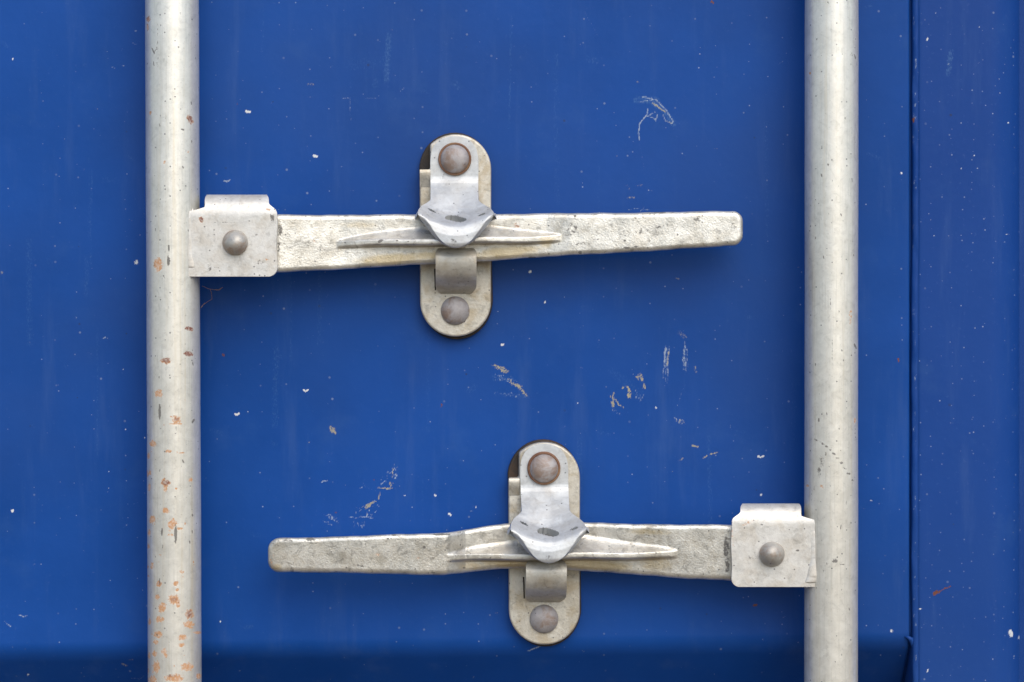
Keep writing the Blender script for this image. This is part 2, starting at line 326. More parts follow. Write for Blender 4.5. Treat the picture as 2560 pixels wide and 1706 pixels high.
# scuff trail left of the lower catch
scuff(tan, [(984, 1175), (978, 1200), (976, 1218)], 5, 18, 100, 3, 9, 0.5, 0.8); scuff(tan, [(946, 1220), (978, 1222)], 4, 18, 10, 4, 10); scuff(tan, [(949, 1232), (947, 1248)], 2, 6, 90, 3, 7); scuff(tan, [(908, 1272), (938, 1254)], 5, 20, -30, 4, 10)
for k in range(16):
    a = R.uniform(0, 1); x = 950 + 38 * a; y = 1218 - R.uniform(5, 45) * (0.35 + a); pale.append(([(x, y), (x + R.uniform(2, 8), y - R.uniform(5, 14))], 1.0, R.uniform(0.5, 0.85)))
for k in range(16):
    x = R.uniform(888, 945); y = 1245 + R.uniform(0, 1) * 42 + (945 - x) * 0.25; pale.append(([(x, y), (x + R.uniform(-4, 5), y + R.uniform(2, 8))], 1.1, R.uniform(0.5, 0.9)))
pale += [([(873, 1292), (888, 1295), (905, 1294)], 1.3, 0.8), ([(906, 1293), (922, 1294), (932, 1297)], 1.3, 0.9), ([(905, 1205), (914, 1218), (940, 1228)], 1.4, 0.35), ([(803, 1205), (818, 1202)], 1.6, 0.9), ([(900, 1222), (906, 1218)], 1.6, 0.8)]
for k in range(10):
    x = 815 + R.uniform(-6, 22); y = 1288 + k * 2.6; pale.append(([(x - 4, y - 3), (x + R.uniform(8, 16), y + R.uniform(0, 4))], 1.3, R.uniform(0.4, 0.75)))
for k in range(14):
    x = R.uniform(882, 912); y = R.uniform(1300, 1315); pale.append(([(x, y), (x + R.uniform(-1, 1), y + R.uniform(4, 12))], 1.1, R.uniform(0.3, 0.6)))
# fine scratches and crescents
pale += [([(857, 246), (875, 246), (876, 290), (878, 300)], 1.0, 0.55), ([(915, 246), (940, 246), (948, 238)], 1.0, 0.5), ([(1002, 228), (1012, 218)], 1.4, 0.55),
         ([(615, 256), (616, 275)], 1.0, 0.5), ([(1462, 30), (1480, 65), (1496, 90)], 1.4, 0.4), ([(1570, 525), (1590, 522), (1622, 526)], 1.1, 0.6), ([(1600, 530), (1610, 520)], 1.1, 0.6),
         ([(1694, 1014), (1708, 972)], 1.0, 0.5), ([(1826, 1060), (1828, 1076)], 1.2, 0.5), ([(10, 1553), (22, 1564), (27, 1566)], 1.4, 0.9), ([(48, 1538), (58, 1541), (68, 1540)], 1.4, 0.9),
         ([(1320, 1628), (1345, 1618), (1362, 1611)], 1.6, 0.9), ([(1430, 1320), (1440, 1323)], 1.2, 0.5), ([(1175, 1278), (1190, 1280)], 1.5, 0.4), ([(560, 452), (568, 455), (575, 450)], 1.6, 1.0),
         ([(330, 1695), (350, 1698), (360, 1690)], 1.6, 0.5), ([(332, 108), (338, 111), (343, 109)], 1.3, 0.7), ([(280, 168), (287, 171)], 1.5, 0.7), ([(305, 166), (310, 166)], 1.5, 0.8), ([(256, 846), (264, 844)], 1.4, 0.9), ([(220, 883), (228, 884)], 1.3, 0.8)]
for k in range(42): # tiny nicks all over the lower band and left strip
    x, y = R.choice([(R.uniform(180, 300), R.uniform(1655, 1700)), (R.uniform(240, 355), R.uniform(20, 360)), (R.uniform(520, 1980), R.uniform(1625, 1700)), (R.uniform(520, 1980), R.uniform(30, 1580)), (R.uniform(5, 300), R.uniform(500, 1600))])
    pale.append(([(x, y), (x + R.uniform(-7, 7), y + R.uniform(-3, 3))], 1.2, R.uniform(0.35, 0.75)))
for k in range(26):
    x, y = R.uniform(20, 2250), R.uniform(20, 1700); tan.append(([(x, y), (x + R.uniform(-8, 8), y + R.uniform(-3, 3))], R.uniform(1.2, 2.4), R.uniform(0.35, 0.6)))
tan += [([(305, 1660), (318, 1665)], 2.5, 0.75), ([(322, 1650), (332, 1649)], 1.6, 0.7), ([(770, 210), (785, 211)], 3, 0.55), ([(75, 855)] * 2, 4, 0.5), ([(0, 683), (6, 683)], 4, 0.6), ([(210, 425)] * 2, 3, 0.4)]
haze += [([(972, 90), (966, 200)], 8, 0.45), ([(880, 160), (960, 155)], 22, 0.22), ([(243, 820), (244, 1150)], 3, 0.28), ([(243, 500), (242, 820)], 2.5, 0.15), ([(1400, 1200), (1500, 1000)], 50, 0.12), ([(945, 190), (1000, 260)], 16, 0.15)]
for k in range(26):
    x, y = R.uniform(20, 2240), R.uniform(-20, 1300); L = R.uniform(80, 380); haze.append(([(x, y), (x + R.uniform(-4, 4), y + L * 0.5), (x + R.uniform(-6, 6), y + L)], R.uniform(2, 9), R.uniform(0.14, 0.30)))
for k in range(60):
    x, y = R.uniform(20, 2240), R.uniform(10, 1600); haze.append(([(x, y), (x + R.uniform(-30, 30), y + R.uniform(-12, 12))], R.uniform(2, 12), R.uniform(0.15, 0.32)))
for k in range(70):
    x, y = R.uniform(20, 2240), R.uniform(10, 1600); a = R.gauss(0, 0.5); L = R.uniform(4, 26); pale.append(([(x, y), (x + L * math.cos(a), y + L * math.sin(a))], R.uniform(0.8, 1.3), R.uniform(0.2, 0.45)))
white += [([(615, 279), (624, 280)], 3, 1), ([(785, 390), (792, 391)], 3.2, 1), ([(1325, 680)] * 2, 4, 0.9), ([(1253, 862), (1258, 862)], 2.4, 1), ([(759, 975), (764, 979), (770, 975)], 2, 1), ([(588, 1035), (592, 1038), (597, 1034)], 2.4, 1),
          ([(1363, 756)] * 2, 3.0, 0.9), ([(341, 656)] * 2, 5.5, 0.75), ([(1640, 1020)] * 2, 2.8, 1), ([(1895, 1141), (1902, 1144), (1909, 1140)], 2.2, 1), ([(1903, 1238)] * 2, 3.4, 0.95), ([(1088, 1239)] * 2, 3, 1), ([(1122, 1285), (1127, 1288)], 3, 0.8),
          ([(2229, 1578)] * 2, 4, 0.9), ([(2253, 433)] * 2, 3, 0.9), ([(31, 1277)] * 2, 4, 0.9), ([(32, 148)] * 2, 2.4, 0.9), ([(1190, 1268)] * 2, 2.2, 0.9), ([(2177, 1253)] * 2, 3, 0.6), ([(551, 1555)] * 2, 2.5, 0.9), ([(1012, 1239)] * 2, 2, 0.8), ([(70, 1687)] * 2, 2.6, 0.8),
          ([(1090, 605)] * 2, 2, 0.7), ([(1445, 1008)] * 2, 2, 0.9), ([(620, 1030)] * 2, 2, 0.8)]
for k in range(20): white.append(([(R.uniform(10, 2260), R.uniform(10, 1600))] * 2, R.uniform(1.1, 1.5), R.uniform(0.5, 0.8)))
for k in range(16): white.append(([(R.uniform(240, 362), R.uniform(560, 1560))] * 2, R.uniform(1.3, 1.8), R.uniform(0.6, 1.0)))
rust += [([(2245, 898), (2247, 904)], 2.2, 0.9), ([(1105, 1010), (1103, 1016)], 2, 0.7), ([(934, 1200)] * 2, 2.2, 0.6), ([(1885, 1514), (1892, 1512)], 2.5, 0.8), ([(558, 885), (559, 890)], 1.8, 0.9), ([(594, 260)] * 2, 2, 0.7), ([(840, 1282)] * 2, 2, 0.8), ([(1778, 4), (1784, 8)], 2.4, 0.8)]
for nm, st in (('pale', pale), ('tan', tan), ('white', white), ('rust', rust), ('haze_mark', haze)): attr(pm, nm, stroke_field(px, py, st))
link('door_panel', pm, M_PANEL, box)

# door frame: square tube along the panel's right edge, with rounded corners
prof = [(2279.5, -60), (2279.5, -1.2), (2280.6, 0.4), (2283, 1.0), (2288, 1.35), (2291.5, 1.4), (2293.2, 1.05), (2294.6, 1.05), (2296.5, 1.6), (2300, 1.75)]
prof += [(x, 1.8) for x in np.arange(2306, 2462, 4.0)]
prof += [(2466 + 100 * math.sin(a), 1.8 - 25 * (1 - math.cos(a))) for a in np.linspace(0.03, math.pi / 2, 22)] + [(2566, -60)]
pxs = np.array([p[0] for p in prof]); pds = np.array([p[1] for p in prof])
ys2 = np.concatenate([np.linspace(-3100, -60, 20), np.arange(-30, 1740, 4.0), np.linspace(1780, 5300, 20)])
wob = sum(a * np.sin(ys2 / l + p) for a, l, p in ((1.2, 240, 0.3), (0.7, 90, 1.9), (0.5, 37, 4.0)))
XX = pxs[:, None] + wob[None] * np.clip((2300 - pxs) / 8, 0, 1)[:, None]
DD = np.repeat(pds[:, None], len(ys2), 1)
bead = sum(a * np.sin(ys2 / l + p) for a, l, p in ((0.25, 61, 0.3), (0.2, 23, 1.9), (0.15, 11, 4.0)))
DD += bead[None] * ((pxs > 2281) & (pxs < 2293))[:, None]
P = np.stack([(XX - 1280) * S, -DD / 1000, ZC + (853 - np.repeat(ys2[None], len(pxs), 0)) * S], -1); P[:, :, 2] = np.maximum(P[:, :, 2], 0.12)
fm = fast_grid(P[:, ::-1])
co = np.empty(len(fm.vertices) * 3, np.float32); fm.vertices.foreach_get('co', co); co = co.reshape(-1, 3).astype(float); px, py = unproject(co)
attr(fm, 'rust', stroke_field(px, py, [([(2336, 1485), (2342, 1480)], 4.5, 0.75), ([(2345, 1482), (2360, 1472), (2376, 1467)], 2.0, 0.65), ([(2284, 298), (2285, 302)], 3.5, 1.0), ([(2442, 314), (2441, 316)], 2, 0.5)]))
attr(fm, 'white', stroke_field(px, py, [([(2526, 1580), (2528, 1588)], 5, 0.95), ([(2549, 1594)] * 2, 4, 0.95), ([(2318, 1675), (2318, 1679)], 2.2, 1), ([(2318, 96), (2318, 100)], 2.4, 0.9), ([(2300, 1522)] * 2, 2.4, 0.9)]
     + [([(2300 + 250 * R.random(), 10 + 700 * R.random() ** 1.4)] * 2, R.uniform(1.0, 1.5), R.uniform(0.45, 0.8)) for k in range(80)]))
attr(fm, 'haze_mark', stroke_field(px, py, [([(2377, 130), (2370, 185)], 7, 0.5), ([(2400, 300), (2410, 1200)], 30, 0.08)]))
attr(fm, 'pale', stroke_field(px, py, [([(2286, 50), (2287, 1600)], 3, 0.2), ([(2510, 605), (2513, 608)], 2, 0.5)] + [([(2281 + R.random() * 10, y), (2282 + R.random() * 9, y + R.uniform(5, 25))], 1.2, R.uniform(0.2, 0.7)) for y in [R.uniform(20, 1690) for k in range(60)]]))
link('door_frame', fm, M_POST, box)

# lumpy weld and paint run where the panel's fold meets the frame
pts = [(2262, 1592, -0.5), (2270, 1594, 0.2), (2277, 1598, 0.6), (2281, 1612, -1.5), (2284, 1632, -6), (2287, 1650, -10), (2289, 1664, -13)]
link('weld_bead', tube([W(x, y, d) for x, y, d in pts], np.array([0.4, 1.1, 1.6, 1.3, 1.0, 0.9, 0.5]) / 1000, 10), M_POST, box)

# container body behind the doors (rest of the container, out of view)
def box_mesh(x0, x1, y0, y1, z0, z1):
    V = [(x, y, z) for x in (x0, x1) for y in (y0, y1) for z in (z0, z1)]
    return mesh(V, [(0, 1, 3, 2), (4, 6, 7, 5), (0, 4, 5, 1), (2, 3, 7, 6), (0, 2, 6, 4), (1, 5, 7, 3)])
link('container_body', box_mesh(-0.96, 1.48, 0.062, 6.0, 0.10, 2.62), M_POST, box, smooth=False)

# ------------------------------------------------------------------ locking bars
def rod_mesh(x_top, x_bot, r_px, d_axis, rust_spots, dark_rust, soot_spots):
    ysr = np.concatenate([np.linspace(-2600, -60, 10), np.arange(-40, 1750, 3.0), np.linspace(1800, 4300, 10)])
    n = 128; a = np.concatenate([np.linspace(math.pi, 2 * math.pi, 97), np.linspace(0, math.pi, 33)[1:-1]]); n = len(a)
    k = (D - d_axis / 1000) / D; r = r_px * S * k
    cx = ((x_top + (x_bot - x_top) * ysr / 1706.0) - 1280) * S * k
    rr = r * (1 + 0.004 * np.sin(ysr / 170.0) + 0.003 * np.sin(ysr / 63.0))
    P = np.stack([cx[:, None] + rr[:, None] * np.cos(a)[None], -d_axis / 1000 + rr[:, None] * np.sin(a)[None], np.repeat((ZC + (853 - ysr) * S * k)[:, None], n, 1)], -1)
    P = np.concatenate([P, P[:, :1]], 1)
    me = fast_grid(P)
    bm = bmesh.new(); bm.from_mesh(me); bmesh.ops.remove_doubles(bm, verts=bm.verts, dist=1e-7); bmesh.ops.recalc_face_normals(bm, faces=bm.faces); bm.to_mesh(me); bm.free()
    co = np.empty(len(me.vertices) * 3, np.float32); me.vertices.foreach_get('co', co); co = co.reshape(-1, 3).astype(float)
    px, py = unproject(co); back = co[:, 1] > -d_axis / 1000 + r * 0.2
    rf = ell_field(px, py, rust_spots); rf[back] = 0
    rd = ell_field(px, py, dark_rust); sf = ell_field(px, py, soot_spots); sf[back] = 0
    attr(me, 'rust', rf); attr(me, 'rust_dark', rd); attr(me, 'soot', sf); return me

left_rust = [(395, 662, 14, 21, 0, .78), (473, 822, 12, 6, 15), (471, 885, 13, 7, 5), (416, 902, 17, 10, 0, .85), (396, 985, 12, 13, 0, .8), (441, 1050, 14, 13, 0, .75), (440, 1060, 18, 3), (383, 1110, 10, 10, 0, .8), (420, 1128, 11, 5, 0, .8), (450, 1133, 14, 2, 0, .7), (372, 1140, 5, 9, 0, .8),
    (415, 1207, 15, 11, 20, .9), (413, 1222, 5, 8), (477, 1200, 7, 7, 0, .7), (415, 1277, 11, 10, 0, .72), (382, 1300, 9, 12, 0, .8), (430, 1310, 15, 16, 0, .75), (450, 1322, 10, 3), (373, 1333, 4, 10, 0, .8), (425, 1338, 11, 4, 0, .75), (380, 1415, 6, 12, 0, .7), (455, 1430, 8, 5, 0, .65), (398, 1460, 8, 9, 0, .85), (440, 1460, 9, 8, 0, .8), (443, 1475, 5, 5),
    (393, 1492, 8, 8, 0, .8), (435, 1500, 18, 14, 15, .85), (445, 1512, 6, 10), (405, 1520, 13, 16, 0, .82), (400, 1550, 12, 10, 0, .72), (474, 1535, 12, 14, -20, .92), (472, 1562, 15, 12, 0, .8), (494, 1582, 14, 4, 0, .8), (395, 1587, 12, 10, 0, .85), (389, 1605, 9, 7, 0, .75), (456, 1594, 14, 9, 0, .8), (454, 1614, 12, 7, 0, .72), (411, 1628, 10, 9, 0, .75), (415, 1640, 4, 6), (386, 1635, 8, 10, 0, .7), (373, 1640, 4, 9, 0, .8),
    (468, 1668, 20, 13, 0, .78), (391, 1668, 12, 20, 0, .75), (435, 1695, 28, 12, 0, .85), (497, 1690, 8, 9, 0, .8), (374, 1555, 4, 10, 0, .8), (382, 1700, 14, 12, 0, .8), (371, 48, 6, 9, 0, .95), (369, 68, 3, 10), (475, 299, 8, 15, -28, .9), (376, 283, 3, 5), (470, 381, 3, 3), (411, 407, 4, 7, 0, .6), (463, 1000, 4, 4, 0, .6), (400, 1388, 5, 3, 0, .6)]
left_dark = [(473, 822, 14, 8), (471, 885, 15, 9), (416, 900, 17, 10, 0, .7), (441, 1048, 10, 6, 0, .6), (415, 1207, 13, 9, 0, .8), (474, 1535, 12, 14, 0, .65), (371, 48, 8, 30, 0, .6), (475, 299, 10, 18, 0, .8), (435, 1500, 14, 8, 0, .5), (430, 1690, 20, 4, 0, .6), (398, 1460, 8, 6, 0, .5)]
left_soot = [(422, 620, 2.5, 10), (421, 653, 4, 14), (399, 1030, 3.5, 22), (483, 1053, 3, 7, 30), (439, 1335, 4, 26), (405, 1330, 3, 12), (457, 325, 7, 2, 12), (383, 128, 1.8, 11, -25), (405, 52, 7, 1.2), (394, 90, 1.6, 40, 0, .5), (395, 160, 1.5, 45, 0, .45)]
right_soot = [(2088, 1402, 9, 9, 0, .62), (2105, 1412, 14, 1.6, -12, .7), (2098, 1072, 1.8, 2.4), (2070, 412, 3, 3), (2138, 866, 3, 9, -25, .8), (2102, 1128, 1.4, 1.4)]
right_soot += [(2040 + i * 9, 1100 + i * 4 + i * i * 0.6, 7, 4, 25, .55) for i in range(11)] + [(2055, 1155, 10, 20, 0, .42), (2048, 1180, 8, 20, 0, .42), (2080, 880, 1.5, 60, 0, .5), (2076, 760, 2, 30, 0, .5)]
right_rust = [(2137, 1052, 3, 8), (2018, 1215, 5, 5, 0, .7), (2025, 183, 3, 5, 0, .7), (2126, 790, 5, 26, 0, .5), (2020, 1416, 4, 4, 0, .7), (2055, 1220, 8, 14, 0, .42)]

_r = random.Random(21)
for lst, cx0 in ((left_soot, 433), (right_soot, 2078)):
    for k in range(70): lst.append((cx0 + _r.uniform(-52, 60), _r.uniform(0, 1706), _r.uniform(1.0, 2.2), _r.uniform(1.5, 9), _r.gauss(0, 12), _r.uniform(0.45, 0.75)))
for k in range(26): left_rust.append((433 + _r.uniform(-60, 55), 900 + 806 * _r.random() ** 0.7, _r.uniform(1.5, 4), _r.uniform(1.5, 5), 0, _r.uniform(0.55, 0.8)))
for k in range(10): left_rust.append((372 + _r.uniform(-3, 3), 1000 + 700 * _r.random(), 4, _r.uniform(4, 12), 0, 0.7))

def bracket_mesh(prof_rows, thick=4.0):
    """sheet folded over the top: rows of (py, d, x_left, x_right)"""
    n = 44; P = []
    for y, d, xl, xr in prof_rows: P.append(W(np.linspace(xl, xr, n), y, d))
    return fast_grid(np.array(P)[::-1])
def bracket_rows(y_top, y_bot, xl_tab, xr_tab, xl_front, xr_front, d_front, d_back, mirror=False, rc=22):
    r_mm = (d_front - d_back) / 2; r_px = r_mm / 0.25; yc = y_top + r_px; rows = []
    y_list = list(y_bot - rc * (1 - np.cos(np.linspace(0, math.pi / 2, 8)))) + list(np.linspace(y_bot - rc, yc, 26)[1:])
    for y in y_list:
        ins = 0
        if y > y_bot - rc: q = y - (y_bot - rc); ins = rc - math.sqrt(max(rc * rc - q * q, 0))
        rows.append([y, d_front, ins])
    for th in np.linspace(0, math.pi, 30)[1:]:
        rows.append([yc - r_px * math.sin(th), d_front - r_mm * (1 - math.cos(th)), 0 if th <= math.pi / 2 else -1])
    for y in np.linspace(yc, yc + 95, 8)[1:]: rows.append([y, d_back, -1])
    out = []
    tabh = 46.0                              # the fold is narrower than the plate
    for y, d, ins in rows:
        if ins == -1: f = 1.0
        else: f = float(np.clip((y_top + tabh - y) / 16.0, 0, 1)); f = f * f * (3 - 2 * f)
        fr = float(np.clip((y_top + tabh - 4 - y) / 22.0, 0, 1)) if ins != -1 else 1.0
        fr = fr * fr * (3 - 2 * fr)
        if not mirror:
            xl = xl_front + (xl_tab - xl_front) * f; xr = xr_front + (xr_tab - xr_front) * fr
            if ins > 0: xr -= ins
        else:
            xr = xr_front + (xr_tab - xr_front) * f; xl = xl_front + (xl_tab - xl_front) * fr
            if ins > 0: xl += ins
        wv = 1.2 * math.sin(y / 17.0)
        if not mirror: xr += wv * (1 - f)
        else: xl += wv * (1 - f)
        if ins == -1 or y < y_top + 12: c = 5.0 * float(np.clip(1 - (y - y_top) / 12.0, 0, 1)) ** 2; xl += c; xr -= c
        out.append((y, d, xl, xr))
    return out
def solidify(o, mm, off=-1.0):
    m = o.modifiers.new("thickness", 'SOLIDIFY'); m.thickness = mm / 1000; m.offset = off
    b = o.modifiers.new("edge", 'BEVEL'); b.width = 0.0011; b.segments = 3; b.limit_method = 'ANGLE'; b.angle_limit = math.radians(50); b.harden_normals = True

def handle_mesh(x0, x1, top, bot, base, rib, r0, r1, thick=14.0, er=13.0, tilt=None):
    """forged lever: a flat bar with rounded edges and a ridge along its middle"""
    u0 = np.linspace(x0, x1, 481)
    u = np.unique(np.concatenate([u0, x0 + r0 * (1 - np.cos(np.linspace(0, math.pi / 2, 12))), x1 - r1 * (1 - np.cos(np.linspace(0, math.pi / 2, 12)))]))
    v = 0.5 - 0.5 * np.cos(np.linspace(0, math.pi, 81)); v = 0.6 * v + 0.4 * np.linspace(0, 1, 81)
    ker = np.hanning(9); ker /= ker.sum()
    sm = lambda a: np.convolve(np.pad(a, 4, mode='reflect', reflect_type='odd'), ker, mode='valid')
    tp = np.interp(u, u0, sm(np.interp(u0, *zip(*top)))); bt = np.interp(u, u0, sm(np.interp(u0, *zip(*bot))))
    wav = sum(a * np.sin(u / l + p) for a, l, p in ((0.9, 60, .4), (0.6, 21, 2.), (0.35, 9, 1.)))
    tp = tp + wav * 0.8; bt = bt + wav[::-1] * 0.8
    ins = np.zeros_like(u)
    for xe, r, sgn in ((x0, r0, 1), (x1, r1, -1)):
        q = np.clip(r - sgn * (u - xe), 0, r); ins = np.maximum(ins, r - np.sqrt(np.maximum(r * r - q * q, 0)))
    tp = tp + ins; bt = bt - ins
    U = np.repeat(u[:, None], len(v), 1); Y = tp[:, None] + (bt - tp)[:, None] * v[None]
    bs = np.interp(u, *zip(*base))
    e = np.minimum(Y - tp[:, None], bt[:, None] - Y)
    for xe, r, sgn in ((x0, r0, 1), (x1, r1, -1)):      # true distance to the rounded end
        if r < 5: continue
        ux = sgn * (U - xe); T0 = tp - ins; B0 = bt + ins
        e = np.minimum(e, ux)
        for yc, side in ((T0[:, None] + r, -1), (B0[:, None] - r, 1)):
            inc = (ux < r) & (side * (Y - yc) > 0)
            e = np.where(inc, r - np.hypot(ux - r, Y - yc), np.where((ux < r), np.minimum(ux, np.where(side * (Y - yc) > 0, 1e9, e)), e))
    e = np.clip(e, 0, er); drop = (er - np.sqrt(np.maximum(er * er - (er - e) ** 2, 0))) * 0.25
    dF = np.repeat(bs[:, None], len(v), 1) - drop
    # ridge
    ra, rb, yra, yrb, h, wtop, flat_h = rib
    tt = np.clip((U - ra) / (rb - ra), 0, 1); shp = np.clip(1 - abs(2 * tt - 1), 0, 1) ** 0.8; shp = np.where(shp > 0.75, shp - (shp - 0.75) ** 2 * 1.2, shp)
    yr = yra + (yrb - yra) * tt + 1.5 * np.sin(U / 40.0)
    wt = wtop * (0.10 + 0.90 * shp); inside = (tt > 0) & (tt < 1)
    up = np.clip((Y - (yr - wt)) / wt, 0, 1) ** 1.6
    dn = 1 - np.clip((Y - (yr + flat_h)) / 7.0, 0, 1); dn = dn * dn * (3 - 2 * dn)
    nose = np.sqrt(np.clip(1 - (np.clip(abs(Y - (yr + flat_h / 2)) / (flat_h * 0.75), 0, 1)) ** 2, 0, 1)) * 0.8
    dF = dF + np.where(inside, shp * (h * np.where(Y < yr, up, dn) + nose * (Y > yr - 6)), 0)
    if tilt is not None:                 # web faces lean a little
        dF += tilt * (Y - (tp + bt)[:, None] / 2) / (bt - tp)[:, None]
    dF += 0.10 * np.sin(U / 53 + Y / 19) * np.sin(U / 81 - Y / 23)
    dB = np.repeat((bs - thick)[:, None], len(v), 1) + drop
    return slab(W(U, Y, dF), W(U, Y, dB)), None
def paint_attr(me, rust=(), dark=(), soot=(), yellow_patch=()):
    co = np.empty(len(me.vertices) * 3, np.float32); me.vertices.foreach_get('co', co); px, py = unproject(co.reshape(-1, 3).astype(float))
    attr(me, 'rust', ell_field(px, py, rust)); attr(me, 'rust_dark', ell_field(px, py, dark)); attr(me, 'soot', ell_field(px, py, soot)); attr(me, 'yellow_patch', ell_field(px, py, yellow_patch))
def pin_prof(r, d0, h):
    return [(r, d0 - 1.0), (r, d0)] + [(r * math.cos(a), d0 + h * math.sin(a)) for a in np.linspace(0.06, math.pi / 2 * 0.985, 14)]
def bead_mesh(pts, rads, seed):
    """low uneven fillet of weld metal: half widths in mm, flattened towards the plate"""
    rr = random.Random(seed); n = 90; m = 18
    pts = np.array(pts, float); t = np.linspace(0, 1, len(pts)); tt = np.linspace(0, 1, n)
    xs_, ys_, ds_ = (np.interp(tt, t, pts[:, i]) for i in range(3)); r_ = np.interp(tt, t, rads)
    w = np.array([rr.gauss(0, 1) for _ in range(n)]); k = np.hanning(27); k /= k.sum(); w = np.convolve(np.pad(w, 13, mode='reflect'), k, mode='valid')
    taper = np.sqrt(np.clip(np.minimum(tt, 1 - tt) / 0.16, 0.02, 1))
    a = np.linspace(0, 2 * math.pi, m, endpoint=False); V = []
    for i in range(n):
        r = r_[i] * taper[i] * (1 + 0.30 * w[i])
        V.append(W(xs_[i] + 4 * w[i] + r / 0.25 * np.cos(a), ys_[i] + 0 * a, ds_[i] + 0.27 * r * np.sin(a) / 0.85))
    V = np.array(V); f = [(i * m + j, i * m + (j + 1) % m, (i + 1) * m + (j + 1) % m, (i + 1) * m + j) for i in range(n - 1) for j in range(m)]
    f += [tuple(range(m)), tuple(range((n - 1) * m, n * m))]
    me = mesh(V, f); bm = bmesh.new(); bm.from_mesh(me); bmesh.ops.recalc_face_normals(bm, faces=bm.faces); bm.to_mesh(me); bm.free(); return me

D_AX = 32.3
# --- left bar
rod1 = empty('locking_bar', (W(434, 853, 9)[0], -D_AX / 1000, 0.39), 'galvanised locking bar with rust spots, lever pointing right', 'locking bar', 'locking bars on the container door')
o1 = tuple(rod1.location)
link('rod', rod_mesh(430, 437, 66.5, D_AX, left_rust, left_dark, left_soot), M_ROD, rod1, o1)
bm_ = bracket_mesh(bracket_rows(487, 692, 512, 672, 462, 692, 50.0, 23.0))
paint_attr(bm_, [(503, 550, 7, 9, 0, .8), (668, 650, 4, 4, 0, .8), (672, 525, 12, 4, 20, .7)], [(503, 550, 7, 9, 0, .8)], [(525, 668, 7, 12, 0, .55), (548, 670, 18, 3, 0, .5), (680, 545, 9, 14, 0, .55), (560, 556, 45, 2, 0, .42), (640, 590, 7, 10, 0, .45), (652, 660, 14, 14, 0, .4)])
b1 = link('bracket', bm_, M_BRKT, rod1, o1); solidify(b1, 4.0)
link('weld', bead_mesh([(481, 516, 46.5), (475, 545, 49.0), (474, 620, 49.2), (476, 668, 49.3), (485, 690, 46.5)], [1.5, 3.6, 3.6, 3.6, 0.8], 2), M_BRKT, rod1, o1)
link('pin', lathe(588, 607, pin_prof(32, 50.0, 11.0)), M_PIN, rod1, o1)
hm, _ = handle_mesh(560, 1857, [(560, 537), (690, 537), (1075, 537), (1400, 534), (1857, 528)], [(560, 687), (690, 682), (900, 671), (1100, 660), (1400, 641), (1857, 614)],
                    [(560, 42), (700, 41), (860, 34), (1100, 32), (1368, 33), (1425, 35.5), (1857, 40)], (842, 1402, 603, 589, 17.5, 40.0, 12.0), 1.0, 26.0, tilt=1.0)
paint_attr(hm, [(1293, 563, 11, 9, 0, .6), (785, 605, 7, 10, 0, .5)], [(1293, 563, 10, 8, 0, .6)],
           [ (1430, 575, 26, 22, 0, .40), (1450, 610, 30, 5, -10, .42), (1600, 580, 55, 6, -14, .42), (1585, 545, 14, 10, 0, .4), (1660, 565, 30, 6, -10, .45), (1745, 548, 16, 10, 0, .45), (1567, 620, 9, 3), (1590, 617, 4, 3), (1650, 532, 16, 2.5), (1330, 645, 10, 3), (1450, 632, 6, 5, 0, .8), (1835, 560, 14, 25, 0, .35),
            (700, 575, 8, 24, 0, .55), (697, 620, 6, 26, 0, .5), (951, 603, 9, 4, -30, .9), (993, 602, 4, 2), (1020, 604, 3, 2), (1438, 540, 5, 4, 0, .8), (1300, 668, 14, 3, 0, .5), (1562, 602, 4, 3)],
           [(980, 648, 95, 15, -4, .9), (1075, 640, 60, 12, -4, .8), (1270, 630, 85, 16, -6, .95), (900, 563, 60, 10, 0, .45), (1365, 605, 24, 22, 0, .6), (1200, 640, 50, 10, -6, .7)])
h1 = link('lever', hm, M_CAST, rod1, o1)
# --- right bar
rod2 = empty('locking_bar', (W(2078, 853, 9)[0], -D_AX / 1000, 0.39), 'galvanised locking bar with clean rod, lever pointing left', 'locking bar', 'locking bars on the container door')
o2 = tuple(rod2.location)
link('rod', rod_mesh(2079, 2077.5, 66.5, D_AX, right_rust, [(2137, 1052, 4, 9, 0, .5)], right_soot), M_ROD, rod2, o2)
bm_ = bracket_mesh(bracket_rows(1259, 1468, 1851, 2003, 1829, 2048, 50.0, 23.0, mirror=True))
paint_attr(bm_, [(1868, 1310, 22, 6, -25, .55), (1832, 1340, 6, 40, 0, .45)], [(1868, 1310, 10, 3, 0, .3)], [(1967, 1331, 6, 1.5, 10, .9), (1997, 1378, 9, 1.8, 10, .9), (1905, 1313, 4, 2, 0, .7), (1880, 1395, 16, 12, 0, .4)])
b2 = link('bracket', bm_, M_BRKT, rod2, o2); solidify(b2, 4.0)
link('weld', bead_mesh([(2030, 1294, 46.5), (2037, 1330, 49.0), (2038, 1400, 49.2), (2035, 1440, 49.7), (2027, 1456, 49.6), (2016, 1470, 46)], [1.5, 3.6, 3.6, 4.4, 3.8, 0.8], 5), M_BRKT, rod2, o2)
link('pin', lathe(1930, 1386, pin_prof(32, 50.0, 11.0)), M_PIN, rod2, o2)
hm, _ = handle_mesh(670, 1960, [(670, 1347), (690, 1346), (1115, 1333), (1200, 1317), (1265, 1309), (1450, 1306), (1690, 1312), (1960, 1313)], [(670, 1429), (690, 1430), (1112, 1438), (1210, 1427), (1300, 1421), (1420, 1424), (1690, 1446), (1960, 1456)],
                    [(670, 41), (1112, 46), (1120, 45), (1164, 34), (1260, 29), (1480, 29), (1690, 36), (1840, 41), (1960, 42)], (1118, 1694, 1388, 1380, 19.5, 54.0, 12.0), 28.0, 1.0, tilt=-1.6)
